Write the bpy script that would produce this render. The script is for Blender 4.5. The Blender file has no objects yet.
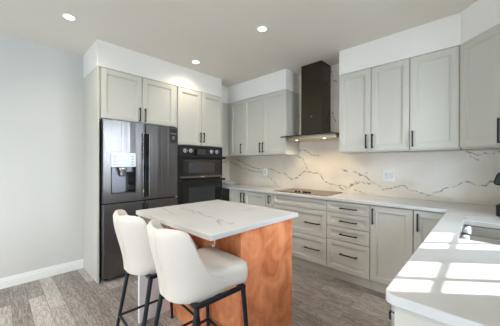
import bpy, bmesh, math, random
from mathutils import Vector, Matrix
PI = math.pi
random.seed(4)
SC = bpy.context.scene
COL = SC.collection

# ---------------------------------------------------------------- camera
yaw, pitch, roll = 0.7621, -0.0024, 0.0025
cd = bpy.data.cameras.new('camera'); cam = bpy.data.objects.new('camera', cd); COL.objects.link(cam)
cd.sensor_fit = 'HORIZONTAL'; cd.sensor_width = 36.0
cd.lens = 245.1 / 500.0 * 36.0
cd.shift_y = 1.1151 / 500.0
cd.clip_start = 0.02
cam.location = (3.5939, -3.1396, 1.2971)
fw = Vector((-math.sin(yaw)*math.cos(pitch), math.cos(yaw)*math.cos(pitch), math.sin(pitch)))
rt = Vector((math.cos(yaw), math.sin(yaw), 0)); up = rt.cross(fw)
rt2 = rt*math.cos(roll) + up*math.sin(roll); up2 = up*math.cos(roll) - rt*math.sin(roll)
cam.rotation_euler = Matrix((rt2, up2, -fw)).transposed().to_euler()
SC.camera = cam

# ---------------------------------------------------------------- world, sun, daylight, exposure
SC.view_settings.view_transform = 'Standard'
SC.view_settings.look = 'None'
SC.view_settings.exposure = 0.1
SC.view_settings.gamma = 1.0
SC.view_settings.use_curve_mapping = False
w = bpy.data.worlds.new('world'); SC.world = w; w.use_nodes = True
bg = w.node_tree.nodes['Background']
bg.inputs['Color'].default_value = (0.72, 0.84, 1.0, 1)
bg.inputs['Strength'].default_value = 0.35

def light(name, kind, loc, direction, energy, color, **kw):
    ld = bpy.data.lights.new(name, kind); ld.energy = energy; ld.color = color
    for k, v in kw.items(): setattr(ld, k, v)
    o = bpy.data.objects.new(name, ld); COL.objects.link(o); o.location = loc
    o.rotation_euler = Vector(direction).to_track_quat('-Z', 'Y').to_euler()
    return o
SUN_DIR = (-0.78, -0.63, -1.385)
light('sun', 'SUN', (6, 1, 5), SUN_DIR, 11.0, (1.0, 0.97, 0.92), angle=0.012)
# daylight entering by the sink window and by the patio opening behind the camera
light('sink_window_daylight', 'AREA', (6.3, -1.40, 2.25), (-1, 0.0, -0.25), 560, (0.78, 0.89, 1.0), shape='RECTANGLE', size=3.6, size_y=2.3)
light('patio_daylight', 'AREA', (4.9, -4.1, .80), (-1, 0.25, 0.0), 28, (0.70, 0.85, 1.0), shape='RECTANGLE', size=2.0, size_y=1.4)

# unseen spots without fixtures, added as warm fill behind and beside the camera
for lx, ly, e in ((2.0, -2.66, 37), (1.0, -4.2, 32), (2.4, -4.2, 160)):
    light('added_fill_spot', 'SPOT', (lx, ly, 2.61), (0, 0, -1), e, (1.0, .90, .78), spot_size=2.5, spot_blend=.8, shadow_soft_size=.06)

light('added_rear_fill', 'AREA', (2.0, -6.7, .85), (0, 1, 0.0), 96, (0.70, 0.85, 1.0), shape='RECTANGLE', size=2.6, size_y=1.5)  # area lamp added behind the camera as cool frontal fill
# ---------------------------------------------------------------- helpers
def srgb(h):
    r = [int(h[i:i+2], 16)/255 for i in (0, 2, 4)]
    return tuple((c/12.92 if c <= .04045 else ((c+.055)/1.055)**2.4) for c in r) + (1,)
MATS = {}
def mat(name, color, rough=.5, metal=0., spec=.5, coat=0., emit=None, estr=0., noise=None, bump=None):
    """procedural material: base colour lightly broken up by noise, optional bump"""
    m = bpy.data.materials.new(name); m.use_nodes = True; n = m.node_tree.nodes; L = m.node_tree.links
    b = n['Principled BSDF']
    c = srgb(color) if isinstance(color, str) else color
    b.inputs['Base Color'].default_value = c
    b.inputs['Roughness'].default_value = rough; b.inputs['Metallic'].default_value = metal
    b.inputs['Specular IOR Level'].default_value = spec; b.inputs['Coat Weight'].default_value = coat
    if emit: b.inputs['Emission Color'].default_value = emit; b.inputs['Emission Strength'].default_value = estr
    tc = n.new('ShaderNodeTexCoord')
    if noise:
        sc, amt, stretch = noise
        mp = n.new('ShaderNodeMapping'); mp.inputs['Scale'].default_value = stretch
        L.new(tc.outputs['Object'], mp.inputs[0])
        t = n.new('ShaderNodeTexNoise'); t.inputs['Scale'].default_value = sc; t.inputs['Detail'].default_value = 4
        L.new(mp.outputs[0], t.inputs[0])
        r = n.new('ShaderNodeMapRange'); r.inputs['To Min'].default_value = 1-amt; r.inputs['To Max'].default_value = 1+amt
        r.inputs['From Min'].default_value = .3; r.inputs['From Max'].default_value = .7
        L.new(t.outputs[0], r.inputs[0])
        h = n.new('ShaderNodeVectorMath'); h.operation = 'SCALE'; h.inputs[0].default_value = c[:3]
        L.new(r.outputs[0], h.inputs['Scale']); L.new(h.outputs[0], b.inputs['Base Color'])
    if bump:
        sc, st = bump
        t = n.new('ShaderNodeTexNoise'); t.inputs['Scale'].default_value = sc; t.inputs['Detail'].default_value = 3
        L.new(tc.outputs['Object'], t.inputs[0])
        bp = n.new('ShaderNodeBump'); bp.inputs['Strength'].default_value = st; bp.inputs['Distance'].default_value = .01
        L.new(t.outputs[0], bp.inputs['Height']); L.new(bp.outputs[0], b.inputs['Normal'])
    MATS[name] = m
    return m

M_wall = mat('wall_paint', 'D3D3CF', .6, noise=(3, .008, (1,1,1)), bump=(220, .04))
M_soffit = mat('bulkhead_paint', 'F1EEE8', .6, noise=(3, .008, (1,1,1)), bump=(220, .04))
M_ceil = mat('ceiling_paint', 'E4DED3', .8, noise=(2, .01, (1,1,1)), bump=(260, .06))
M_trim = mat('white_trim_paint', 'F1F2F1', .35)
M_cab = mat('grey_cabinet_lacquer', 'CBC9BF', .38, noise=(6, .012, (1,1,.3)))
M_cabin = mat('cabinet_interior', 'C9C5BA', .6)
M_black = mat('matte_black_metal', '17181B', .38, metal=.3)
M_steel_dark = mat('black_stainless', '6E6B6B', .24, metal=.93, noise=(7, .06, (30,30,.2)))
def wavy():
    # rolled steel is never quite flat: slow vertical ripples across each door
    m = M_steel_dark; n = m.node_tree.nodes; L = m.node_tree.links
    tc = n.new('ShaderNodeTexCoord'); mp = n.new('ShaderNodeMapping'); mp.inputs['Scale'].default_value = (11, 1, .35); L.new(tc.outputs['Object'], mp.inputs[0])
    t = n.new('ShaderNodeTexNoise'); t.inputs['Scale'].default_value = 1; t.inputs['Detail'].default_value = 2; L.new(mp.outputs[0], t.inputs[0])
    bp = n.new('ShaderNodeBump'); bp.inputs['Strength'].default_value = .5; bp.inputs['Distance'].default_value = .012
    L.new(t.outputs[0], bp.inputs['Height']); L.new(bp.outputs[0], n['Principled BSDF'].inputs['Normal'])
wavy()
M_fridge_side = mat('charcoal_fridge_side', '1C1E25', .45)
M_gap = mat('black_gasket', '08080A', .6)
M_glassblk = mat('black_glass', '0A0B0D', .06, spec=.6)
M_ovglass = mat('oven_window_glass', '2A2E31', .09, spec=.6)
M_chrome = mat('brushed_chrome', 'C9CACC', .22, metal=1)
M_sink = mat('brushed_stainless_steel', 'A9A7A3', .3, metal=1, noise=(9, .08, (1,20,1)))
M_leather = mat('cream_leather', 'D6CFC5', .42, bump=(90, .12), noise=(8, .012, (1,1,1)))
M_piping = mat('cream_piping', 'DDD6C6', .5)
M_stoolleg = mat('dark_blue_grey_metal', '1E242C', .42, metal=.4)
M_whitepanel = mat('white_panel_lacquer', 'E4E6EA', .4)
M_plastic = mat('white_plastic', 'F4F4F2', .35)
M_plastic2 = mat('white_plastic_rocker', 'DDDEDD', .3)
M_knob = mat('satin_nickel_knob', 'C2C2C2', .35, metal=.4)
M_porcelain = mat('white_porcelain', 'EFEEEA', .2, coat=.4)
M_disp = mat('dispenser_display', 'BCC6C3', .2, emit=srgb('D2DEDA'), estr=.3)
M_lampdisc = mat('lamp_diffuser', 'FFF8EC', .5, emit=(1, .95, .86, 1), estr=14)
M_hoodglow = mat('hood_lamp_lens', 'FFE9C0', .5, emit=(1, .82, .55, 1), estr=5)
M_hood = mat('black_enamel', '4A443A', .14, metal=.9)
M_hoodunder = mat('hood_underside_steel', 'D2C2A6', .4, metal=.1)
M_cooktop = mat('cooktop_reflection_brown', '6E5A48', .3, metal=.0, spec=.35)  # brown base colour stands for the backsplash reflected in black glass

def wood_mat():
    m = bpy.data.materials.new('cherry_veneer'); m.use_nodes = True; n = m.node_tree.nodes; L = m.node_tree.links
    b = n['Principled BSDF']; tc = n.new('ShaderNodeTexCoord')
    def nz(scale, stretch, detail=4, dist=0.):
        mp = n.new('ShaderNodeMapping'); mp.inputs['Scale'].default_value = stretch; L.new(tc.outputs['Object'], mp.inputs[0])
        t = n.new('ShaderNodeTexNoise'); t.inputs['Scale'].default_value = scale; t.inputs['Detail'].default_value = detail; t.inputs['Distortion'].default_value = dist
        L.new(mp.outputs[0], t.inputs[0]); return t.outputs[0]
    a = nz(60, (1,1,.04)); c = nz(7, (1,1,.9), 5, .8)
    mx = n.new('ShaderNodeMath'); mx.operation = 'MULTIPLY_ADD'; mx.inputs[1].default_value = .22
    L.new(a, mx.inputs[0]); 
    s = n.new('ShaderNodeMath'); s.operation = 'MULTIPLY'; s.inputs[1].default_value = .78; L.new(c, s.inputs[0]); L.new(s.outputs[0], mx.inputs[2])
    r = n.new('ShaderNodeValToRGB'); L.new(mx.outputs[0], r.inputs[0])
    e = r.color_ramp.elements; e[0].position = .34; e[0].color = srgb('C46C3E'); e[1].position = .66; e[1].color = srgb('F2A272')
    q = e.new(.5); q.color = srgb('E18A5A')
    L.new(r.outputs[0], b.inputs['Base Color']); b.inputs['Roughness'].default_value = .42
    return m
M_wood = wood_mat()

def floor_mat():
    m = bpy.data.materials.new('grey_oak_planks'); m.use_nodes = True; n = m.node_tree.nodes; L = m.node_tree.links
    b = n['Principled BSDF']; tc = n.new('ShaderNodeTexCoord')
    mp = n.new('ShaderNodeMapping'); mp.inputs['Location'].default_value = (.13, .078, 0); L.new(tc.outputs['Object'], mp.inputs[0])
    br = n.new('ShaderNodeTexBrick'); L.new(mp.outputs[0], br.inputs[0])
    br.inputs['Scale'].default_value = 1; br.inputs['Brick Width'].default_value = .95; br.inputs['Row Height'].default_value = .118
    br.inputs['Mortar Size'].default_value = .0016; br.inputs['Mortar Smooth'].default_value = .2; br.offset = .37; br.offset_frequency = 2
    br.inputs['Color1'].default_value = (0,0,0,1); br.inputs['Color2'].default_value = (1,1,1,1); br.inputs['Mortar'].default_value = (.5,.5,.5,1)
    # cathedral grain: rings of noise distorted along the board, shifted board by board
    sh = n.new('ShaderNodeVectorMath'); sh.operation = 'MULTIPLY_ADD'; L.new(br.outputs['Color'], sh.inputs[0]); sh.inputs[1].default_value = (9, 7, 5); L.new(tc.outputs['Object'], sh.inputs[2])
    mp2 = n.new('ShaderNodeMapping'); mp2.inputs['Scale'].default_value = (1.6, 7, 1); L.new(sh.outputs[0], mp2.inputs[0])
    nz = n.new('ShaderNodeTexNoise'); nz.inputs['Scale'].default_value = 1.5; nz.inputs['Detail'].default_value = 2; L.new(mp2.outputs[0], nz.inputs[0])
    k = n.new('ShaderNodeMath'); k.operation = 'MULTIPLY'; k.inputs[1].default_value = 80; L.new(nz.outputs[0], k.inputs[0])
    sn = n.new('ShaderNodeMath'); sn.operation = 'SINE'; L.new(k.outputs[0], sn.inputs[0])
    mp3 = n.new('ShaderNodeMapping'); mp3.inputs['Scale'].default_value = (6, 120, 1); L.new(sh.outputs[0], mp3.inputs[0])
    n2 = n.new('ShaderNodeTexNoise'); n2.inputs['Scale'].default_value = 1; n2.inputs['Detail'].default_value = 3; L.new(mp3.outputs[0], n2.inputs[0])
    a1 = n.new('ShaderNodeMath'); a1.operation = 'MULTIPLY_ADD'; a1.inputs[1].default_value = .085; a1.inputs[2].default_value = .0; L.new(sn.outputs[0], a1.inputs[0])
    a2 = n.new('ShaderNodeMath'); a2.operation = 'MULTIPLY_ADD'; a2.inputs[1].default_value = .6; L.new(n2.outputs[0], a2.inputs[0]); L.new(a1.outputs[0], a2.inputs[2])
    bw = n.new('ShaderNodeMath'); bw.operation = 'MULTIPLY_ADD'; bw.inputs[1].default_value = .32; L.new(br.outputs['Color'], bw.inputs[0]); L.new(a2.outputs[0], bw.inputs[2])
    r = n.new('ShaderNodeValToRGB'); L.new(bw.outputs[0], r.inputs[0])
    e = r.color_ramp.elements; e[0].position = .22; e[0].color = srgb('726B67'); e[1].position = .78; e[1].color = srgb('CECBC9')
    q = e.new(.5); q.color = srgb('A29C98')
    mix = n.new('ShaderNodeMix'); mix.data_type = 'RGBA'; mix.inputs['B'].default_value = srgb('5F5853')
    L.new(br.outputs['Fac'], mix.inputs['Factor']); L.new(r.outputs[0], mix.inputs['A'])
    L.new(mix.outputs['Result'], b.inputs['Base Color']); b.inputs['Roughness'].default_value = .42
    bp = n.new('ShaderNodeBump'); bp.inputs['Strength'].default_value = .15; bp.inputs['Distance'].default_value = .004; L.new(bw.outputs[0], bp.inputs['Height']); L.new(bp.outputs[0], b.inputs['Normal'])
    return m
M_floor = floor_mat()

def stone_mat(name, base, vein, halo, rough):
    """quartz: white body, veins stored on the mesh as an attribute, broken up by noise"""
    m = bpy.data.materials.new(name); m.use_nodes = True; n = m.node_tree.nodes; L = m.node_tree.links
    b = n['Principled BSDF']; tc = n.new('ShaderNodeTexCoord')
    at = n.new('ShaderNodeAttribute'); at.attribute_name = 'vein'
    nz = n.new('ShaderNodeTexNoise'); nz.inputs['Scale'].default_value = 26; nz.inputs['Detail'].default_value = 3; L.new(tc.outputs['Object'], nz.inputs[0])
    mr = n.new('ShaderNodeMapRange'); L.new(nz.outputs[0], mr.inputs[0]); mr.inputs['From Min'].default_value = .42; mr.inputs['From Max'].default_value = .62; mr.inputs['To Min'].default_value = .12
    mu = n.new('ShaderNodeMath'); mu.operation = 'MULTIPLY'; L.new(at.outputs['Fac'], mu.inputs[0]); L.new(mr.outputs[0], mu.inputs[1])
    n2 = n.new('ShaderNodeTexNoise'); n2.inputs['Scale'].default_value = 3.5; n2.inputs['Detail'].default_value = 4; L.new(tc.outputs['Object'], n2.inputs[0])
    r2 = n.new('ShaderNodeValToRGB'); L.new(n2.outputs[0], r2.inputs[0])
    e = r2.color_ramp.elements; e[0].position = .3; e[0].color = srgb(halo); e[1].position = .58; e[1].color = srgb(base)
    mix = n.new('ShaderNodeMix'); mix.data_type = 'RGBA'; L.new(mu.outputs[0], mix.inputs['Factor']); L.new(r2.outputs[0], mix.inputs['A']); mix.inputs['B'].default_value = srgb(vein)
    L.new(mix.outputs['Result'], b.inputs['Base Color']); b.inputs['Roughness'].default_value = rough
    return m
M_stone = stone_mat('white_quartz', 'D2D3D2', '5A5854', 'C9CBCB', .14)
M_splash = stone_mat('cream_veined_slab', 'E6DCCC', '4E4945', 'DCD1C0', .2)

def glass_mat():
    m = bpy.data.materials.new('clear_glass'); m.use_nodes = True; n = m.node_tree.nodes; L = m.node_tree.links
    n.remove(n['Principled BSDF']); t = n.new('ShaderNodeBsdfTransparent'); g = n.new('ShaderNodeBsdfGlossy'); g.inputs['Roughness'].default_value = .02
    mx = n.new('ShaderNodeMixShader'); mx.inputs[0].default_value = .06
    L.new(t.outputs[0], mx.inputs[1]); L.new(g.outputs[0], mx.inputs[2]); L.new(mx.outputs[0], n['Material Output'].inputs[0])
    return m
M_glass = glass_mat()

# mesh building
def box(bm, x0, x1, y0, y1, z0, z1):
    v = [bm.verts.new((x, y, z)) for x in (x0, x1) for y in (y0, y1) for z in (z0, z1)]
    for f in ((0,1,3,2), (4,6,7,5), (0,4,5,1), (2,3,7,6), (0,2,6,4), (1,5,7,3)): bm.faces.new([v[i] for i in f])
def tube(bm, a, b, r, r2=None, seg=12, cap=True):
    a, b = Vector(a), Vector(b); r2 = r if r2 is None else r2
    q = (b-a).to_track_quat('Z', 'Y'); ra, rb = [], []
    for i in range(seg):
        t = 2*PI*i/seg; d = Vector((math.cos(t), math.sin(t), 0))
        ra.append(bm.verts.new(a + q @ (d*r))); rb.append(bm.verts.new(b + q @ (d*r2)))
    for i in range(seg):
        j = (i+1) % seg; bm.faces.new((ra[i], ra[j], rb[j], rb[i]))
    if cap: bm.faces.new(ra[::-1]); bm.faces.new(rb)
def lathe(bm, prof, c=(0,0,0), seg=40):
    rows = []
    for r, z in prof:
        if r < 1e-5: rows.append([bm.verts.new((c[0], c[1], c[2]+z))])
        else: rows.append([bm.verts.new((c[0]+r*math.cos(2*PI*i/seg), c[1]+r*math.sin(2*PI*i/seg), c[2]+z)) for i in range(seg)])
    for A, B in zip(rows, rows[1:]):
        for i in range(seg):
            j = (i+1) % seg
            if len(A) == 1 and len(B) == 1: continue
            if len(A) == 1: bm.faces.new((A[0], B[i], B[j]))
            elif len(B) == 1: bm.faces.new((A[i], A[j], B[0]))
            else: bm.faces.new((A[i], A[j], B[j], B[i]))
def prism(bm, pts, z0, z1):
    a = [bm.verts.new((x, y, z0)) for x, y in pts]; b = [bm.verts.new((x, y, z1)) for x, y in pts]
    bm.faces.new(a[::-1]); bm.faces.new(b)
    for i in range(len(pts)):
        j = (i+1) % len(pts); bm.faces.new((a[i], a[j], b[j], b[i]))
def obj(name, bm, m, parent=None, bevel=0., seg=2, smooth=False, loc=None, rotz=0.):
    bmesh.ops.recalc_face_normals(bm, faces=bm.faces)
    me = bpy.data.meshes.new(name); bm.to_mesh(me); bm.free(); me.materials.append(m)
    o = bpy.data.objects.new(name, me); COL.objects.link(o)
    if parent: o.parent = parent
    if loc: o.location = loc
    o.rotation_euler[2] = rotz
    if bevel:
        b = o.modifiers.new('bevel', 'BEVEL'); b.width = bevel; b.segments = seg; b.limit_method = 'ANGLE'; b.angle_limit = math.radians(40)
    if smooth:
        for p in me.polygons: p.use_smooth = True
    return o
def B(name, dims, m, parent=None, bevel=.0015, **k):
    bm = bmesh.new(); box(bm, *dims); return obj(name, bm, m, parent, bevel, **k)
def tag(o, label, cat, group=None):
    o['label'] = label; o['category'] = cat
    if group: o['group'] = group
    return o
def thing(name, label, cat, loc=(0,0,0), rotz=0., group=None):
    o = bpy.data.objects.new(name, None); COL.objects.link(o); o.location = loc; o.rotation_euler[2] = rotz
    o.empty_display_size = .1
    return tag(o, label, cat, group)
def struct(name, bm, m, parent=None, bevel=0.):
    o = obj(name, bm, m, parent, bevel)
    if not parent: o['kind'] = 'structure'
    return o
def SB(name, dims, m, parent=None, bevel=0.):
    bm = bmesh.new(); box(bm, *dims); return struct(name, bm, m, parent, bevel)

def segdist(px, pz, V):
    best = 9
    for P in V:
        for (x0, y0), (x1, y1) in zip(P, P[1:]):
            dx, dy = x1-x0, y1-y0; l = dx*dx+dy*dy
            t = 0 if l == 0 else max(0, min(1, ((px-x0)*dx+(py_-y0)*dy)/l)) if False else max(0, min(1, ((px-x0)*dx+(pz-y0)*dy)/l))
            d = math.hypot(px-x0-t*dx, pz-y0-t*dy)
            if d < best: best = d
    return best
def jag(V, amp, step):
    """veins wander: subdivide the polylines and jitter them"""
    out = []
    for P in V:
        q = [P[0]]
        for a, b in zip(P, P[1:]):
            n = max(1, int(math.hypot(b[0]-a[0], b[1]-a[1])/step))
            for i in range(1, n+1):
                t = i/n; j = 0 if i == n else amp
                q.append((a[0]+(b[0]-a[0])*t+random.uniform(-j, j), a[1]+(b[1]-a[1])*t+random.uniform(-j, j)))
        out.append(q)
    return out
def stone_slab(name, us, vs, inside, w0, w1, mapf, veins, width, m, rounds=(), bevel=.002, strength=1.):
    """slab from a fine grid of cells (holes and L shapes allowed); veins written as a point attribute"""
    bm = bmesh.new(); top, bot = {}, {}
    # coarse rasterisation of the veins for speed
    cell = .08; buckets = {}
    for P in veins:
        for s in zip(P, P[1:]):
            for bx in range(int((min(s[0][0], s[1][0])-.03)//cell), int((max(s[0][0], s[1][0])+.03)//cell)+1):
                for by in range(int((min(s[0][1], s[1][1])-.03)//cell), int((max(s[0][1], s[1][1])+.03)//cell)+1):
                    buckets.setdefault((bx, by), []).append(list(s))
    lay = bm.verts.layers.float.new('vein')
    def vert(d, i, j, w):
        if (i, j) not in d:
            u, v = us[i], vs[j]
            val = 0
            L = buckets.get((int(u//cell), int(v//cell)))
            if L: val = max(0., 1-segdist(u, v, L)/width)
            uu, vv = u, v
            for cu, cv, su, sv, r in rounds:      # rounded corner: centre side su,sv
                ou, ov = cu+su*r, cv+sv*r; du, dv = u-ou, v-ov
                if du*su < 0 and dv*sv < 0 and math.hypot(du, dv) > 1e-6:
                    mx = max(abs(du), abs(dv)); k = mx/math.hypot(du, dv); uu, vv = ou+du*k, ov+dv*k
            x = bm.verts.new(mapf(uu, vv, w)); x[lay] = val**.7*strength; d[(i, j)] = x
        return d[(i, j)]
    ok = [[inside((us[i]+us[i+1])/2, (vs[j]+vs[j+1])/2) for j in range(len(vs)-1)] for i in range(len(us)-1)]
    g = lambda i, j: 0 <= i < len(us)-1 and 0 <= j < len(vs)-1 and ok[i][j]
    for i in range(len(us)-1):
        for j in range(len(vs)-1):
            if not ok[i][j]: continue
            for d, w in ((top, w1), (bot, w0)): bm.faces.new([vert(d, a, b, w) for a, b in ((i,j), (i+1,j), (i+1,j+1), (i,j+1))])
            for di, dj, a, b in ((-1,0,(i,j),(i,j+1)), (1,0,(i+1,j),(i+1,j+1)), (0,-1,(i,j),(i+1,j)), (0,1,(i,j+1),(i+1,j+1))):
                if not g(i+di, j+dj):
                    bm.faces.new([vert(top, *a, w1), vert(top, *b, w1), vert(bot, *b, w0), vert(bot, *a, w0)])
    return obj(name, bm, m, None, bevel)
def grid(a, b, step, extra=()):
    n = max(1, round((b-a)/step)); s = [a+(b-a)*i/n for i in range(n+1)]
    s = [x for x in s if all(abs(x-e) > step*.4 or x in (a, b) for e in extra)]
    return sorted(set(s) | {e for e in extra if a < e < b})
BV=[[(-0.002,1.349),(0.136,1.287),(0.247,1.272),(0.312,1.213),(0.397,1.214),(0.56,1.173),(0.789,1.151),(0.844,1.166)],[(0.181,1.385),(0.479,1.288),(0.599,1.246),(0.752,1.205),(0.968,1.222),(1.104,1.185),(1.234,1.136),(1.312,1.151),(1.388,1.079),(1.477,1.058),(1.563,1.086)],[(0.898,1.14),(0.968,1.088),(1.037,1.051),(1.138,0.977),(1.171,0.927)],[(1.491,1.064),(1.682,1.185),(1.752,1.174),(1.926,1.155),(1.99,1.051),(2.077,1.016),(2.184,1.009),(2.264,0.954),(2.33,0.981),(2.405,1.036),(2.465,1.065)],[(1.55,1.464),(1.609,1.5),(1.709,1.471),(1.792,1.42),(1.925,1.405)],[(1.55,1.412),(1.638,1.386),(1.681,1.297),(1.752,1.187)],[(2.24,1.221),(2.307,1.2)],[(2.394,1.202),(2.465,1.15),(2.558,1.195)],[(2.23,1.224),(2.309,1.196)],[(2.384,1.198),(2.549,1.136),(2.598,1.076),(2.684,1.04),(2.73,0.987),(2.828,1.014),(2.938,1.056),(3.01,1.004),(3.094,0.984)],[(2.208,1.01),(2.298,0.982),(2.417,1.066),(2.499,1.07),(2.598,1.055)],[(2.406,0.968),(2.479,0.942),(2.55,0.931)],[(3.094,0.983),(3.165,0.961),(3.25,1.006),(3.315,1.052),(3.401,1.078),(3.475,1.126),(3.525,1.102),(3.609,1.096),(3.668,1.142),(3.726,1.127)],[(3.459,1.435),(3.481,1.414),(3.546,1.384),(3.621,1.395),(3.699,1.411)],[(3.496,1.375),(3.553,1.336)],[(1.568,2.591),(1.552,2.262),(1.588,1.984),(1.554,1.777)],[(2.076,2.633),(2.105,2.435),(2.162,2.395)],[(2.093,2.002),(2.15,1.859)]]
IV=[[(1.593,-2.135),(1.7,-2.159),(1.821,-2.179),(1.896,-2.197)],[(1.875,-2.029),(1.962,-2.023),(2.106,-2.077),(2.196,-2.068),(2.328,-2.085),(2.438,-2.106),(2.427,-2.067)],[(1.707,-2.022),(1.909,-2.035),(2.01,-2.086)],[(2.288,-2.096),(2.373,-2.145),(2.416,-2.163)],[(2.171,-1.739),(2.189,-1.55),(2.342,-1.509)]]
# ================================================================ the room
YB, XR, YF, HC = .05, 4.04, -6.2, 2.632
SB('floor', (-.1, XR+.1, YF-.1, YB+.1, -.1, 0), M_floor)
SB('ceiling', (-.1, XR+.1, YF-.1, YB+.1, HC, HC+.12), M_ceil)
SB('wall_left', (-.12, 0, YF, YB, 0, HC), M_wall)
SB('wall_back', (-.12, XR+.12, YB, YB+.12, 0, HC), M_wall)
bm = bmesh.new()                                                   # right wall: sink window, then the patio opening of the dining half
W0, W1, WZ0, WZ1 = -1.92, -.70, 1.02, 2.37
box(bm, XR, XR+.12, YF, -5.0, 0, HC); box(bm, XR, XR+.12, -5.0, -3.0, 2.15, HC); box(bm, XR, XR+.12, -3.0, W0, 0, HC)
box(bm, XR, XR+.12, W1, YB, 0, HC); box(bm, XR, XR+.12, W0, W1, 0, WZ0); box(bm, XR, XR+.12, W0, W1, WZ1, HC)
struct('wall_right', bm, M_wall)
bm = bmesh.new(); box(bm, -.12, .7, YF-.12, YF, 0, HC); box(bm, 3.3, XR+.12, YF-.12, YF, 0, HC); box(bm, .7, 3.3, YF-.12, YF, 0, .04); box(bm, .7, 3.3, YF-.12, YF, 1.94, HC)
struct('wall_front', bm, M_wall)
w2 = bpy.data.objects.new('added_rear_window', None); COL.objects.link(w2); w2['kind'] = 'structure'; w2.location = (2.0, YF, .04)  # unseen rear opening, added to let the frontal fill in
bm = bmesh.new()
for x0, x1, z0, z1 in ((-1.3, -1.24, 0, 1.9), (1.24, 1.3, 0, 1.9), (-1.24, 1.24, 0, .06), (-1.24, 1.24, 1.84, 1.9), (-.03, .03, .06, 1.84)): box(bm, x0, x1, -.09, -.03, z0, z1)
obj('window_frame', bm, M_trim, w2, .002)
for x0, x1 in ((-1.24, -.03), (.03, 1.24)):
    bm = bmesh.new(); box(bm, x0, x1, -.063, -.057, .06, 1.84); obj('window_pane', bm, M_glass, w2)
# sink window: two tall casements with a grille near the top
wf = bpy.data.objects.new('window_1', None); COL.objects.link(wf); wf['kind'] = 'structure'; wf.location = (XR, -1.36, WZ0)
bm = bmesh.new(); F = (.03, .07)
def wb(y0, y1, z0, z1, d=(.07, .119)): box(bm, d[0], d[1], y0+1.36, y1+1.36, z0-WZ0, z1-WZ0)
A0, A1, B0, B1, ZT, ZM = -1.73, -1.39, -1.21, -.83, 2.29, 2.06
wb(W0, A0, WZ0, WZ1); wb(A1, B0, WZ0, WZ1); wb(B1, W1, WZ0, WZ1); wb(A0, A1, ZT, WZ1); wb(B0, B1, ZT, WZ1); wb(A0, A1, WZ0, WZ0+.07); wb(B0, B1, WZ0, WZ0+.07)
obj('window_frame', bm, M_trim, wf, .002)
bm = bmesh.new()
wb(A0, A1, ZM-.011, ZM+.011, (.085, .105)); wb(B0, B1, ZM-.011, ZM+.011, (.085, .105))
wb(-1.605, -1.585, WZ0+.07, ZT, (.085, .105)); wb(-1.09, -1.07, WZ0+.07, ZT, (.085, .105))
obj('window_grille', bm, M_trim, wf)
bm = bmesh.new(); wb(A0, A1, WZ0+.07, ZT, (.092, .097)); obj('window_pane', bm, M_glass, wf)
bm = bmesh.new(); wb(B0, B1, WZ0+.07, ZT, (.092, .097)); obj('window_pane', bm, M_glass, wf)
dr = bpy.data.objects.new('door_1', None); COL.objects.link(dr); dr['kind'] = 'structure'; dr.location = (XR, -4.0, 0)
bm = bmesh.new(); D0 = (.03, .09)
for y0, y1, z0, z1 in ((-1, -.93, 0, 2.15), (.93, 1, 0, 2.15), (-.93, .93, 2.08, 2.15), (-.93, .93, 0, .06), (-.04, .04, .06, 2.08)): box(bm, *D0, y0, y1, z0, z1)
obj('door_frame', bm, M_trim, dr, .002)
for y0, y1 in ((-.93, -.04), (.04, .93)):
    bm = bmesh.new(); box(bm, .057, .063, y0, y1, .06, 2.08); obj('door_pane', bm, M_glass, dr)
# skirting board on the left wall, two steps
bm = bmesh.new(); YP = -2.367
box(bm, 0, .016, YF, YP, 0, .078); box(bm, 0, .011, YF, YP, .078, .098); box(bm, 0, .006, YF, YP, .098, .110)
struct('baseboard_left', bm, M_trim, bevel=.0015)
# white bulkheads above the cabinets
ZS = 2.349
SB('trim_1', (0, .578, YP, -.635, ZS, HC), M_soffit)
SB('trim_2', (0, .335, -.635, YB, ZS, HC), M_soffit)
SB('trim_3', (.335, 1.578, -.2985, YB, ZS, HC), M_soffit)
SB('trim_4', (2.344, 3.4425, -.2985, YB, ZS, HC), M_soffit)
bm = bmesh.new(); prism(bm, [(3.4425, -.2985), (3.7425, -.5985), (XR, -.5985), (XR, YB), (3.4425, YB)], ZS, HC); struct('trim_5', bm, M_soffit)

# ---------------------------------------------------------------- ceiling downlights
def downlight(x, y, label):
    t = thing('ceiling_downlight', label, 'ceiling light', (x, y, HC), 0, 'recessed ceiling downlights')
    bm = bmesh.new(); lathe(bm, [(.040, -.001), (.040, -.006), (.052, -.005), (.055, 0)], seg=32); obj('trim_ring', bm, M_trim, t, smooth=True)
    bm = bmesh.new(); lathe(bm, [(0, -.003), (.040, -.003)], seg=32); obj('diffuser', bm, M_lampdisc, t)
    l = light('downlight_beam', 'SPOT', (0, 0, -.02), (0, 0, -1), 19 if x < 1.5 else 31, (1.0, .86, .70), spot_size=2.6, spot_blend=.9, shadow_soft_size=.045)
    l.parent = t
    return t
downlight(.85, -1.30, 'small round downlight nearest the tall oven cabinet')
downlight(.85, -2.66, 'small round downlight nearest the white left wall, above the fridge side')
downlight(2.0, -1.30, 'small round downlight in the middle of the ceiling above the island')

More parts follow.
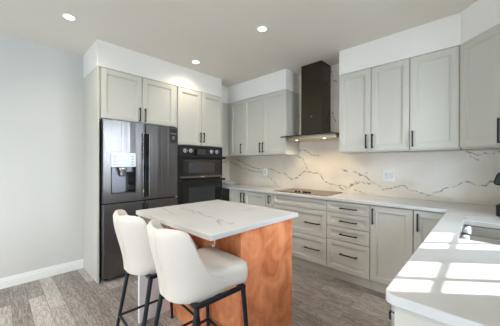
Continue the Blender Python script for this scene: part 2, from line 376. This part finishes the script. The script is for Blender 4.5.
# ================================================================ cabinets
def shaker(name, x0, x1, z0, z1, y, parent, fr=.055, m=None, t=.02):
    """recessed-panel front facing local -Y, its face at y"""
    bm = bmesh.new(); g = .0015; x0 += g; x1 -= g; z0 += g; z1 -= g
    fr = min(fr, (z1-z0)*.27, (x1-x0)*.3)
    def ring(i, yy): return [bm.verts.new(p) for p in ((x0+i, yy, z0+i), (x1-i, yy, z0+i), (x1-i, yy, z1-i), (x0+i, yy, z1-i))]
    R = [ring(0, y+t), ring(0, y+.0015), ring(.0015, y), ring(fr, y), ring(fr+.0015, y+.005), ring(fr+.010, y+.006), ring(fr+.012, y+.0145)]
    bm.faces.new(R[0])
    for a, b in zip(R, R[1:]):
        for i in range(4): bm.faces.new((a[i], a[(i+1) % 4], b[(i+1) % 4], b[i]))
    bm.faces.new(R[-1])
    return obj(name, bm, m or M_cab, parent)
def pull(x, z, y, parent, length=.15, vertical=True, label=None):
    bm = bmesh.new(); h = length/2; w = .0065
    if vertical:
        box(bm, x-w, x+w, y-.034, y-.024, z-h, z+h)
        for s in (-1, 1): box(bm, x-w*.8, x+w*.8, y-.024, y+.001, z+s*(h-.012)-.006, z+s*(h-.012)+.006)
    else:
        box(bm, x-h, x+h, y-.034, y-.024, z-w, z+w)
        for s in (-1, 1): box(bm, x+s*(h-.012)-.006, x+s*(h-.012)+.006, y-.024, y+.001, z-w*.8, z+w*.8)
    return obj('handle', bm, M_black, parent, .0015)
def carcass(parent, x0, x1, y0, y1, z0, z1, m=None, name='cabinet_body'):
    return B(name, (x0, x1, y0, y1, z0, z1), m or M_cab, parent, .001)

# --- wall of tall cabinets on the left wall (facing +x): local x runs along world +y, local -y faces the room
R90 = PI/2
tag(B('fridge_side_panel', (0.002, .584, YP, YP+.02, 0, ZS-.001), M_cab, None, .001), 'tall grey side panel between the white left wall and the fridge', 'panel')
c = thing('over_fridge_cabinet', 'grey two-door cabinet directly above the fridge', 'cabinet', (0, YP+.02, 1.785), R90)
carcass(c, 0, .90, -.565, -.002, 0, ZS-.001-1.785)
for a, b, hx in ((.012, .455, .425), (.459, .895, .489)):
    d = shaker('door', a, b, .005, .555, -.588, c); pull(hx, .095, -.588, d, .165)
c = thing('oven_tower_cabinet', 'tall grey cabinet housing the double oven, two doors above it', 'cabinet', (0, -1.446, 0), R90)
bm = bmesh.new(); D = .565
box(bm, 0, .03, -D, -.002, 0, ZS-.001); box(bm, .795, .811, -D, -.002, 0, ZS-.001); box(bm, .03, .795, -D, -.002, 1.555, ZS-.001); box(bm, .03, .795, -D, -.002, 0, .31); box(bm, .03, .795, -.03, -.002, .31, 1.555)
obj('cabinet_body', bm, M_cab, c, .001)
B('stile', (0, .034, -.584, -D, .31, 1.56), M_cab, c, .001)
B('stile', (.797, .811, -.584, -D, .31, 1.56), M_cab, c, .001)
for a, b, hx in ((.036, .422, .395), (.426, .809, .452)):
    d = shaker('door', a, b, 1.558, 2.340, -.588, c); pull(hx, 1.675, -.588, d, .145)
d = shaker('drawer', .003, .808, .11, .305, -.588, c); pull(.405, .21, -.588, d, .2, False)

# --- corner and back-wall uppers (facing -y)
tag(B('corner_wall_cabinet', (.002, .335, -.633, .048, 1.43, ZS-.001), M_cab, None, .0015), 'narrow grey corner wall cabinet tucked behind the oven tower', 'cabinet')
def upper(label, x0, x1, doors, rot=0, loc=None, name='wall_cabinet'):
    W = x1-x0
    c = thing(name, label, 'cabinet', loc or (x0, YB-.002, 1.428), rot)
    carcass(c, .001, W-.001, -.328, 0, 0, ZS-.001-1.428)
    for a, b, hx in doors:
        d = shaker('door', a-x0, b-x0, .012, .915, -.3485, c); pull(hx-x0, .115, -.3485, d, .155)
    return c
upper('grey wall cabinet with one door left of the hood, nearest the oven tower', .337, .742, [(.400, .740, .690)])
upper('grey two-door wall cabinet immediately left of the range hood', .742, 1.578, [(.745, 1.150, 1.106), (1.152, 1.576, 1.168)])
upper('grey two-door wall cabinet immediately right of the range hood', 2.344, 3.062, [(2.346, 2.700, 2.657), (2.704, 3.060, 2.722)])
upper('grey single-door wall cabinet beside the angled corner cabinet', 3.062, 3.441, [(3.064, 3.436, 3.089)])
c = thing('diagonal_corner_cabinet', 'grey wall cabinet set diagonally in the right corner', 'cabinet', (3.4435, -.2985, 1.428), -PI/4)
bm = bmesh.new(); q = .7071
def loc45(x, y):                                                    # world to this cabinet's local frame
    dx, dy = x-3.4435, y+.2985
    return (dx*q-dy*q, dx*q+dy*q)
prism(bm, [loc45(3.4505, -.2905), loc45(3.7425, -.5825), loc45(4.038, -.5825), loc45(4.038, .048), loc45(3.4505, .048)], 0, ZS-.001-1.428)
obj('cabinet_body', bm, M_cab, c, .001)
d = shaker('door', .006, .425, .012, .915, -.014, c); pull(.362, .115, -.014, d, .185)

# --- base cabinets on the back wall: face frame plane y=-.49
def base(label, x0, x1, name='base_cabinet'):
    c = thing(name, label, 'cabinet', (x0, YB-.002, 0))
    carcass(c, .0008, x1-x0-.0008, -.518, 0, .105, .8835)
    B('toe_kick', (.0008, x1-x0-.0008, -.492, -.05, 0, .105), M_cab, c, .0008)
    return c
FY = -.538
c = base('grey two-door base cabinet in the far left corner under the counter', .60, 1.372)
for a, b, hx in ((.602, .925, .893), (.929, 1.368, .957)):
    d = shaker('door', a-.6, b-.6, .112, .876, FY, c); pull(hx-.6, .775, FY, d, .15)
c = base('very narrow grey pull-out base cabinet left of the cooktop drawers', 1.372, 1.502)
d = shaker('door', .002, .128, .112, .876, FY, c, .022); pull(.065, .80, FY, d, .11)
c = base('grey base cabinet with three wide drawers under the cooktop', 1.502, 2.286)
shaker('drawer', .002, .782, .752, .876, FY, c, .04)
for z0, z1 in ((.435, .748), (.112, .431)):
    d = shaker('drawer', .002, .782, z0, z1, FY, c, .05); pull(.605, (z0+z1)/2-.005 if z0 > .3 else .28, FY, d, .20, False)
c = base('grey base cabinet with a stack of four drawers right of the cooktop', 2.286, 2.756)
for z0, z1, hz in ((.752, .876, .81), (.60, .748, .668), (.448, .596, .522), (.112, .444, .305)):
    d = shaker('drawer', .002, .468, z0, z1, FY, c, .045); pull(.2545, hz, FY, d, .19, False)
c = base('grey single-door base cabinet between the four-drawer stack and the corner', 2.756, 3.128)
d = shaker('door', .002, .370, .112, .876, FY, c); pull(.03, .77, FY, d, .16)
c = base('grey corner base cabinet partly hidden by the sink counter', 3.128, 3.43)
d = shaker('door', .002, .30, .112, .876, FY, c); pull(.036, .77, FY, d, .16)

# --- right run under the sink counter (facing -x)
c = thing('sink_base_cabinet', 'grey sink base cabinet under the right counter', 'cabinet', (XR-.002, -.49, 0), -PI/2)
bm = bmesh.new()
for x0, x1 in ((.0, .02), (1.118, 1.138)): box(bm, x0, x1, -.60, 0, .105, .8835)
box(bm, .02, 1.118, -.60, 0, .105, .125); box(bm, .02, 1.118, -.02, 0, .125, .8835); box(bm, .02, 1.118, -.60, -.585, .125, .8835)
obj('cabinet_body', bm, M_cab, c, .001)
B('toe_kick', (0, 1.138, -.575, -.05, 0, .105), M_cab, c, .001)
for a, b, hx in ((.10, .60, .57), (.604, 1.136, .634)):
    d = shaker('door', a, b, .112, .876, -.62, c); pull(hx, .77, -.62, d, .15)
dw = thing('dishwasher', 'stainless dishwasher at the near end of the sink counter', 'dishwasher', (XR-.002, -1.632, 0), -PI/2)
B('dishwasher_body', (.003, .645, -.59, -.02, .01, .88), M_gap, dw)
B('dishwasher_door', (.003, .645, -.655, -.592, .11, .83), M_sink, dw, .004)
B('control_panel', (.003, .645, -.655, -.592, .834, .878), M_sink, dw, .003)
B('pocket_handle', (.02, .635, -.663, -.656, .80, .825), M_black, dw, .002)
tag(B('counter_end_panel', (3.40, XR-.002, -2.305, -2.283, 0, .8835), M_cab, None, .0015), 'plain pale grey end panel closing the near end of the sink counter', 'panel')

# ================================================================ stone
BVJ = jag(BV, .011, .024)
SV = [[(x, z) for x, z in P] for P in BVJ]
stone = stone_slab('backsplash', grid(.004, XR-.002, .006, (.337, 1.58, 2.342)), grid(.9155, HC-.001, .006, (1.427,)),
    lambda u, v: v < 1.427 or (1.58 < u < 2.342), YB-.0005, YB-.012, lambda u, v, w: (u, w, v), SV, .0085, M_splash, bevel=0, strength=1.15)
tag(stone, 'cream stone slab backsplash with dark grey veins on the back wall', 'backsplash')
s2 = stone_slab('backsplash', grid(-.633, YB-.013, .01), grid(.9155, 1.427, .01), lambda u, v: True, .0005, .012, lambda u, v, w: (w, u, v),
    jag([[(-.6, 1.30), (-.4, 1.24), (-.2, 1.30), (.03, 1.36)]], .006, .03), .011, M_splash, bevel=0)
tag(s2, 'short cream stone backsplash on the left wall behind the oven tower', 'backsplash')
SX0, SX1, SY0, SY1 = 3.497, 3.90, -1.483, -.924
XE, YE, YC = 3.377, -2.335, -.512
def counter_in(u, v):
    if SX0 < u < SX1 and SY0 < v < SY1: return False
    return v > YC or u > XE
ct = stone_slab('countertop', grid(.004, XR-.002, .012, (XE, SX0, SX1, XE+.03)), grid(YE, YB-.002, .012, (YC, SY0, SY1, YE+.03, SY0+.04, SY1-.04)),
    counter_in, .884, .915, lambda u, v, w: (u, v, w), jag([[(3.47, -.72), (3.52, -.70), (3.56, -.66)], [(3.50, -.80), (3.49, -.86)], [(3.3, -.3), (3.5, -.42), (3.62, -.45)],
    [(2.6, -.35), (2.9, -.28), (3.05, -.30)], [(1.0, -.2), (1.3, -.32), (1.45, -.3)], [(3.9, -1.7), (3.75, -1.9), (3.8, -2.2)]], .008, .03), .009, M_stone,
    rounds=((XE, YE, 1, 1, .03),), bevel=.003, strength=.7)
tag(ct, 'white quartz L-shaped countertop along the back wall and sink side', 'countertop')

# --- sink, undermounted double bowl
sk = thing('kitchen_sink', 'stainless steel double-bowl sink set into the right counter', 'sink', (3.6985, -1.2035, .883))
def bowl(y0, y1):
    bm = bmesh.new(); x0, x1 = -.195, .195; dz = -.19
    def loop(i, z, r, n=6):
        vs = []
        for cx_, cy_, a0 in ((x1-i-r, y1-i-r, 0), (x0+i+r, y1-i-r, 90), (x0+i+r, y0+i+r, 180), (x1-i-r, y0+i+r, 270)):
            for k in range(n+1):
                a = math.radians(a0+90*k/n); vs.append(bm.verts.new((cx_+r*math.cos(a), cy_+r*math.sin(a), z)))
        return vs
    R = [loop(-.012, 0, .05), loop(0, 0, .045), loop(.003, -.006, .045), loop(.012, dz+.03, .045), loop(.022, dz+.008, .04), loop(.04, dz, .03)]
    for a, b in zip(R, R[1:]):
        for i in range(len(a)): bm.faces.new((a[i], a[(i+1) % len(a)], b[(i+1) % len(a)], b[i]))
    bm.faces.new(R[-1])
    o = obj('bowl', bm, M_sink, sk, smooth=True)
    bm = bmesh.new(); cy_ = (y0+y1)/2; lathe(bm, [(.0, .004), (.03, .004), (.043, .006), (.045, 0)], (0, cy_, dz+.001), 24); obj('drain', bm, M_chrome, o, smooth=True)
bowl(.010, .268); bowl(-.268, -.010)
B('bowl_divider', (-.19, .19, -.0105, .0105, -.03, -.001), M_sink, sk, .004)

# --- cooktop
ck = thing('cooktop', 'black glass cooktop set in the back counter under the hood', 'cooktop', (1.868, -.165, .9155))
B('glass_plate', (-.385, .385, -.265, .20, 0, .007), M_cooktop, ck, .002)
for bx, by, r in ((-.2, .06, .085), (-.05, -.02, .07), (.2, .07, .085), (.2, -.12, .075)):
    bm = bmesh.new(); seg = 48
    vi = [bm.verts.new((bx+r*math.cos(2*PI*i/seg), by+r*math.sin(2*PI*i/seg), .0063)) for i in range(seg)]
    vo = [bm.verts.new((bx+(r-.003)*math.cos(2*PI*i/seg), by+(r-.003)*math.sin(2*PI*i/seg), .0063)) for i in range(seg)]
    for i in range(seg): bm.faces.new((vi[i], vi[(i+1) % seg], vo[(i+1) % seg], vo[i]))
    obj('burner_ring', bm, mat('ring_print', '6E6862', .4), ck)
for kx in (-.075, -.025, .045, .085, .125):
    bm = bmesh.new(); lathe(bm, [(.0, .026), (.014, .026), (.017, .022), (.018, .0065), (.0, .0065)], (kx, -.205, 0), 20); obj('knob', bm, M_black, ck, smooth=False)

# ================================================================ range hood
hd = thing('range_hood', 'black chimney range hood on the back wall over the cooktop', 'range hood', (1.955, YB-.014, 1.613))
B('chimney', (-.180, .125, -.256, 0, .075, HC-.001-1.613), M_hood, hd, .003)
bm = bmesh.new(); pts = [(.38, 0), (-.368, 0), (-.368, -.475)] + [(-.368+.748*i/16, -.475-.03*math.sin(PI*i/16)) for i in range(1, 16)] + [(.38, -.475)]
prism(bm, pts, .036, .052); obj('canopy', bm, M_glassblk, hd, .002)
bm = bmesh.new(); prism(bm, [(.16, -.02), (-.21, -.02), (-.21, -.31), (.16, -.31)], .0525, .0745); obj('chimney_collar', bm, M_hood, hd, .004)
bm = bmesh.new(); pts2 = [(.35, -.01), (-.34, -.01), (-.34, -.34)] + [(-.34+.69*i/16, -.34-.09*math.sin(PI*i/16)) for i in range(1, 16)] + [(.35, -.34)]
prism(bm, pts2, .002, .0355); obj('underside_panel', bm, M_hoodunder, hd, .004)
for lx in (-.2, .2):
    bm = bmesh.new(); lathe(bm, [(0, -.001), (.015, -.001), (.018, .0015)], (lx, -.33, 0), 24); o = obj('hood_lamp', bm, M_hoodglow, hd)
    l = light('hood_lamp_beam', 'SPOT', (lx, -.33, -.006), (0, .15, -1), 7.5, (1, .78, .52), spot_size=2.3, spot_blend=.8, shadow_soft_size=.02); l.parent = hd
bm = bmesh.new(); lathe(bm, [(0, .0), (.008, 0), (.008, .003), (0, .003)], (0, 0, 0), 16)
o = obj('control_button', bm, M_chrome, hd); o.location = (-.02, -.2565, .31); o.rotation_euler = (PI/2, 0, 0)

# ================================================================ fridge
fr = thing('refrigerator', 'black stainless four-door refrigerator beside the tall side panel', 'refrigerator', (0, -2.334, 0), R90)
FW = .884
B('fridge_body', (.004, FW-.004, -.595, -.03, .035, 1.762), M_fridge_side, fr, .003)
for fx in (.06, FW-.06):
    for fy in (-.55, -.08):
        bm = bmesh.new(); tube(bm, (fx, fy, .001), (fx, fy, .036), .02); obj('foot', bm, M_gap, fr)
def fdoor(name, x0, x1, z0, z1, cut=None):
    bm = bmesh.new()
    if not cut: box(bm, x0, x1, -.662, -.600, z0, z1)
    else:
        a, b, c_, d_ = cut
        box(bm, x0, a, -.662, -.600, z0, z1); box(bm, b, x1, -.662, -.600, z0, z1); box(bm, a, b, -.662, -.600, z0, c_); box(bm, a, b, -.662, -.600, d_, z1); box(bm, a, b, -.608, -.600, c_, d_)
        bmesh.ops.remove_doubles(bm, verts=bm.verts, dist=1e-5)
    return obj(name, bm, M_steel_dark, fr, .007 if not cut else .0)
XM = .452
ul = fdoor('door', .002, XM-.003, .862, 1.768, (.082, .337, .965, 1.255))
ur = fdoor('door', XM+.003, FW-.002, .862, 1.768)
ll = fdoor('door', .002, XM-.003, .045, .852)
lr = fdoor('door', XM+.003, FW-.002, .045, .852)
# dispenser in the upper left door
B('dispenser_display', (.080, .339, -.668, -.6625, 1.255, 1.415), M_disp, ul, .002)
M_print = mat('display_print', '5F7F80', .4)
for k in range(4):
    for sx in (.10, .29): B('display_mark', (sx, sx+.028, -.6686, -.6682, 1.28+k*.03, 1.286+k*.03), M_print, ul, 0)
bm = bmesh.new()
for a in ((.080, .086, -.668, -.61, .96, 1.254), (.333, .339, -.668, -.61, .96, 1.254), (.086, .333, -.668, -.609, .960, .966)): box(bm, *a)
obj('dispenser_frame', bm, M_gap, ul)
B('dispenser_back', (.0865, .3325, -.6125, -.6085, .967, 1.253), mat('dispenser_recess_grey', '75757D', .3, metal=.6), ul)
B('dispenser_side', (.255, .3325, -.655, -.613, .967, 1.20), M_glassblk, ul)
bm = bmesh.new(); lathe(bm, [(0, 0), (.028, 0), (.033, .02), (.036, .06), (.05, .075), (.05, .10), (0, .10)], (.20, -.637, 1.15), 24); obj('dispenser_spout', bm, M_chrome, ul, smooth=True)
B('drip_tray', (.0865, .254, -.655, -.613, .967, .974), M_steel_dark, ul)
# handles: chrome-edged recessed grips meeting at the centre, and the lower pair
for px, x0, x1 in ((ul, XM-.038, XM-.006), (ur, XM+.006, XM+.038)):
    bm = bmesh.new(); s = -1 if px is ul else 1
    ex = x0 if px is ul else x1-.004
    box(bm, ex, ex+.004, -.690, -.663, .90, 1.655); box(bm, x0, x1, -.690, -.663, 1.651, 1.655)
    obj('handle', bm, M_chrome, px, .0008)
    B('handle_recess', (x0+(.0045 if px is ul else .0), x1-(.0 if px is ul else .0045), -.676, -.6628, .90, 1.650), M_glassblk, px, .001)
for px, x0, x1 in ((ll, XM-.03, XM-.006), (lr, XM+.006, XM+.03)):
    B('handle', (x0, x1, -.672, -.6628, .47, .82), M_glassblk, px, .002)
B('energy_sticker', (XM-.035, XM-.028, -.6908, -.6902, .955, .985), mat('sticker_yellow_green', 'B9D24A', .5), ul, 0)
bm = bmesh.new(); box(bm, .765, FW-.012, -.6640, -.6626, 1.56, 1.745); obj('hinge_side_label', bm, mat('dark_film', '302E2D', .25), ur)
bm = bmesh.new(); box(bm, .775, .86, -.6650, -.6641, 1.675, 1.69); box(bm, .80, .835, -.6650, -.6641, 1.61, 1.65); obj('label_print', bm, mat('label_grey', '5E5C5B', .4), ur)
for hx in (.06, FW-.06): B('hinge_cap', (hx-.04, hx+.04, -.64, -.52, 1.7625, 1.781), M_fridge_side, fr, .004)

# ================================================================ double oven
ov = thing('double_oven', 'black built-in double wall oven in the tall cabinet', 'oven', (0, -1.406, .315), R90)
B('oven_body', (-.006, .752, -.570, -.035, 0, 1.235), M_gap, ov)
OZ = .315
B('control_panel', (-.002, .750, -.625, -.5865, 1.392-OZ, 1.545-OZ), mat('oven_black_enamel', '101214', .22, spec=.6), ov, .003)
B('display', (.235, .475, -.6262, -.6252, 1.405-OZ, 1.522-OZ), M_glassblk, ov, 0)
B('display_screen', (.285, .425, -.6268, -.6263, 1.425-OZ, 1.502-OZ), mat('display_grey', '3B4243', .2), ov, 0)
for kx in (.085, .175, .535, .635):
    bm = bmesh.new(); tube(bm, (kx, -.6252, 1.472-OZ), (kx, -.632, 1.472-OZ), .030, .029, 24); tube(bm, (kx, -.632, 1.472-OZ), (kx, -.660, 1.472-OZ), .022, .019, 24)
    o = obj('knob', bm, M_knob, ov, .001)
    B('knob_grip', (kx-.005, kx+.005, -.668, -.6605, 1.44-OZ, 1.486-OZ), M_black, o, .001)
def odoor(z0, z1, wz0, wz1, hz):
    bm = bmesh.new(); box(bm, -.002, .750, -.625, -.5865, z0, z1); d = obj('door', bm, mat('oven_door_enamel', '2A2A2B', .22, metal=.6), ov, .004)
    B('door_glass', (.05, .70, -.6285, -.6255, wz0, wz1), M_glassblk, d, .001)
    B('door_window', (.14, .60, -.6300, -.6288, wz0+.04, wz1-.04), M_ovglass, d, .0)
    bm = bmesh.new(); tube(bm, (.0, -.685, hz), (.752, -.685, hz), .0135, seg=16)
    h = obj('handle', bm, M_black, d, smooth=False)
    for hx in (.012, .738): B('handle_bracket', (hx-.013, hx+.013, -.690, -.6255, hz-.017, hz+.017), M_black, h, .003)
    return d
d1 = odoor(1.085-OZ, 1.388-OZ, 1.125-OZ, 1.345-OZ, 1.382-OZ)
B('trim_strip', (.01, .74, -.6285, -.6255, 1.090-OZ, 1.122-OZ), M_steel_dark, d1, .001)
B('badge', (.345, .405, -.6292, -.6286, 1.101-OZ, 1.110-OZ), M_chrome, d1, 0)
d2 = odoor(.335-OZ, 1.075-OZ, .42-OZ, 1.00-OZ, 1.055-OZ)

# ================================================================ island
il = thing('kitchen_island', 'cherry-wood kitchen island base under a white quartz top', 'kitchen island', (0, 0, 0))
IX0, IX1, IY0, IY1 = 1.572, 2.494, -2.070, -1.498
B('island_body', (1.59, IX1, IY0, IY1, 0, .883), M_wood, il, .004)
B('corner_post', (IX1-.03, IX1+.006, IY0-.006, IY0+.03, 0, .883), M_wood, il, .003)
B('support_panel', (1.556, 1.586, -2.325, IY1, 0, .883), M_whitepanel, il, .002)
isl = stone_slab('island_countertop', grid(1.556, 2.549, .01), grid(-2.345, -1.492, .01), lambda u, v: True, .884, .915, lambda u, v, w: (u, v, w),
    jag(IV, .006, .03), .008, M_stone, rounds=((1.556, -2.345, 1, 1, .012), (2.549, -2.345, -1, 1, .012), (2.549, -1.492, -1, -1, .012)), bevel=.003, strength=.75)
tag(isl, 'white quartz slab with thin grey veins on top of the island', 'countertop')
M_hookm = mat('cream_hook_metal', 'CFC4AE', .4, metal=.3)
hk = thing('bag_hook', 'small cream metal hook hanging under the island top corner', 'hook', (2.522, -2.298, .8835))
bm = bmesh.new(); tube(bm, (0, 0, -.004), (0, 0, -.03), .0035); lathe(bm, [(0, -.004), (.009, -.004), (.009, 0), (0, 0)], seg=16); obj('shank', bm, M_hookm, hk)
bm = bmesh.new()
P = [Vector((0, 0, -.03)), Vector((0, -.003, -.038)), Vector((0, -.009, -.042)), Vector((0, -.015, -.037)), Vector((0, -.016, -.028))]
for a, b in zip(P, P[1:]): tube(bm, a, b, .0035)
obj('hook_end', bm, M_hookm, hk)

# ================================================================ outlets, dish, coffee maker
def plate(name, label, cat, x, z, w, h, n):
    t = thing(name, label, cat, (x, YB-.012, z))
    B('cover_plate', (-w/2, w/2, -.006, -.0003, -h/2, h/2), M_plastic, t, .002)
    for i in range(n):
        cx_ = (i-(n-1)/2)*.046
        r = B('rocker' if n > 1 else 'socket', (cx_-.0165, cx_+.0165, -.0085, -.0062, -.034, .034), M_plastic2, t, .001)
        if n == 1:
            for sz in (-.018, .018):
                bm = bmesh.new(); box(bm, cx_-.008, cx_-.005, -.0088, -.0086, sz-.005, sz+.005); box(bm, cx_+.005, cx_+.008, -.0088, -.0086, sz-.005, sz+.005); obj('slot', bm, M_black, r)
    return t
plate('wall_outlet', 'white single outlet on the backsplash left of the cooktop', 'outlet', .925, 1.155, .078, .122, 1)
plate('light_switch', 'white double switch plate on the backsplash right of the cooktop', 'light switch', 2.795, 1.16, .125, .13, 2)
bm = bmesh.new(); lathe(bm, [(0, .002), (.06, .002), (.065, 0), (.07, 0), (.075, .006), (.132, .046), (.136, .050), (.132, .051), (.075, .012), (0, .010)], seg=48)
tag(obj('serving_dish', bm, M_porcelain, None, loc=(.245, -.16, .9155), smooth=True), 'shallow white dish on the counter in the far left corner', 'dish')
cm = thing('coffee_maker', 'black coffee maker on the counter at the right edge', 'coffee maker', (3.69, -.51, .9155), -.25)
bm = bmesh.new(); prism(bm, [(0, -.10), (.25, -.10), (.25, .10), (0, .10), (-.012, .08), (-.012, -.08)], 0, .085); obj('base', bm, M_black, cm, .006)
B('drip_tray', (.0, .11, -.07, .07, .0855, .092), M_steel_dark, cm, .002)
B('water_tank', (.15, .25, -.10, .10, .0855, .235), M_glassblk, cm, .012)
bm = bmesh.new(); A = []
prof = [(-.03, .245), (-.012, .225), (.09, .235), (.25, .235), (.25, .335), (.03, .335), (-.008, .315)]
a = [bm.verts.new((x, -.085, z)) for x, z in prof]; b = [bm.verts.new((x, .085, z)) for x, z in prof]
bm.faces.new(a); bm.faces.new(b[::-1])
for i in range(len(prof)): bm.faces.new((a[i], a[(i+1) % len(prof)], b[(i+1) % len(prof)], b[i]))
obj('brew_head', bm, M_black, cm, .012, 3)

# ================================================================ bar stools
def stool(x, y, rz, label):
    t = thing('bar_stool', label, 'bar stool', (x, y, 0), rz, 'cream leather bar stools at the island')
    # wrapped shell: outer surface rows from bottom to top around a rounded U
    bm = bmesh.new(); N, K = 64, 18; T = math.radians(118)
    S = lambda v, e: math.copysign(abs(v)**e, v)
    def top(a):
        d = abs(math.degrees(a))
        pts = [(0, .958), (5, .960), (14, .972), (26, .978), (46, .974), (58, .960), (65, .925), (71, .860), (78, .79), (86, .735), (94, .700), (102, .675), (110, .655), (118, .640)]
        for (d0, h0), (d1, h1) in zip(pts, pts[1:]):
            if d0 <= d <= d1:
                k = (d-d0)/(d1-d0); k = k*k*(3-2*k) if d < 26 else k; return h0+(h1-h0)*k
        return pts[-1][1]
    def pos(a, z, inset):
        f = max(0, min(1, (z-.60)/.36)); f = f*f*(3-2*f)
        w_ = (.200+.022*f)-inset; dd = (.190+.015*f)-inset
        crease = math.exp(-(math.degrees(a)/7.0)**2)*.011*min(1, f*1.3+.3)
        w_ -= crease; dd -= crease
        px = w_*S(math.sin(a), .86); py = -.035-dd*S(math.cos(a), .80) if abs(a) <= PI/2 else -.035+.30*(abs(a)-PI/2)
        bot = max(0, (.66-z)/.06)
        px *= 1-.10*bot**2; 
        return Vector((px, py-.050*f*(.35+.65*max(0, math.cos(a))), z))
    def rows(inset, zb):
        out = []
        for i in range(N+1):
            a = -T+2*T*i/N; h = top(a); col = []
            for k in range(K+1):
                s = k/K; z = zb+(h-zb)*s
                # rounded lip at the top
                col.append(bm.verts.new(pos(a, z, inset+(.012*(max(0, s-.93)/.07)**2 if inset == 0 else -.012*(max(0, s-.93)/.07)**2))))
            out.append(col)
        return out
    O = rows(0, .592); I = rows(.036, .610)
    for i in range(N):
        for k in range(K):
            bm.faces.new((O[i][k], O[i+1][k], O[i+1][k+1], O[i][k+1])); bm.faces.new((I[i][k], I[i][k+1], I[i+1][k+1], I[i+1][k]))
        bm.faces.new((O[i][K], O[i+1][K], I[i+1][K], I[i][K])); bm.faces.new((O[i][0], I[i][0], I[i+1][0], O[i+1][0]))
    for i in (0, N):
        for k in range(K): bm.faces.new((O[i][k], O[i][k+1], I[i][k+1], I[i][k]))
    sh = obj('backrest_shell', bm, M_leather, t, .008, 3, smooth=True)
    bm = bmesh.new(); prev = None                                   # stitched seam down the middle of the back
    for k in range(17):
        z = .60+(.952-.60)*k/16; p = pos(0, z, -.0005)
        if prev: tube(bm, prev, p, .0022, seg=6)
        prev = p
    obj('seam', bm, M_piping, sh)
    # cushion
    bm = bmesh.new()
    pts = []
    for cx_, cy_, a0 in ((.15, .158, 0), (-.15, .158, 90), (-.10, -.115, 180), (.10, -.115, 270)):
        for k in range(7):
            a = math.radians(a0+15*k); pts.append((cx_+.06*math.cos(a), cy_+.06*math.sin(a)))
    prof = [(.90, .612), (.985, .618), (1.0, .640), (1.0, .685), (.975, .708), (.90, .722), (.7, .729), (.35, .731)]
    R = [[bm.verts.new((x_*f, (y_-.01)*f+.01, z + (.004*(y_/.2) if z > .7 else 0))) for x_, y_ in pts] for f, z in prof]
    for a, b in zip(R, R[1:]):
        for i in range(len(a)): bm.faces.new((a[i], a[(i+1) % len(a)], b[(i+1) % len(a)], b[i]))
    bm.faces.new(R[0]); bm.faces.new(R[-1])
    obj('seat_cushion', bm, M_leather, t, smooth=True)
    w_, d0, d1, zt = .192, -.138, .165, .600
    bm = bmesh.new()
    box(bm, -w_-.011, w_+.011, d0-.011, d0+.011, zt-.022, zt-.001); box(bm, -w_-.011, w_+.011, d1-.011, d1+.011, zt-.022, zt-.001)
    box(bm, -w_-.011, -w_+.011, d0+.011, d1-.011, zt-.022, zt-.001); box(bm, w_-.011, w_+.011, d0+.011, d1-.011, zt-.022, zt-.001)
    box(bm, -w_+.011, w_-.011, -.02, .02, zt-.016, zt-.001)
    obj('seat_frame', bm, M_stoolleg, t, .002)
    ft = {}
    for sx in (-1, 1):
        for sy, dt, df in ((-1, d0, -.235), (1, d1, .205)):
            a = Vector((sx*w_, dt, zt-.022)); b = Vector((sx*.222, df, .004)); ft[(sx, sy)] = (a, b)
            bm = bmesh.new(); tube(bm, b, a, .0105, .014, seg=14); lg = obj('leg', bm, M_stoolleg, t, smooth=False)
            bm = bmesh.new(); tube(bm, b-Vector((0, 0, .004)), b+Vector((0, 0, .010)), .0125, seg=14); obj('foot_cap', bm, M_gap, lg)
    def on(k, z): a, b = ft[k]; s = (a.z-z)/(a.z-b.z); return a+(b-a)*s
    for k1, k2, z in (((-1,-1), (-1,1), .20), ((1,-1), (1,1), .20), ((-1,1), (1,1), .20), ((-1,-1), (1,-1), .20)):
        bm = bmesh.new(); tube(bm, on(k1, z), on(k2, z), .0085, seg=12); obj('footrest_bar', bm, M_stoolleg, t)
    return t
stool(1.915, -2.318, -.05, 'cream leather bar stool nearer the fridge, left of the pair')
stool(2.390, -2.298, -.06, 'cream leather bar stool nearer the camera, right of the pair, by the wood corner')
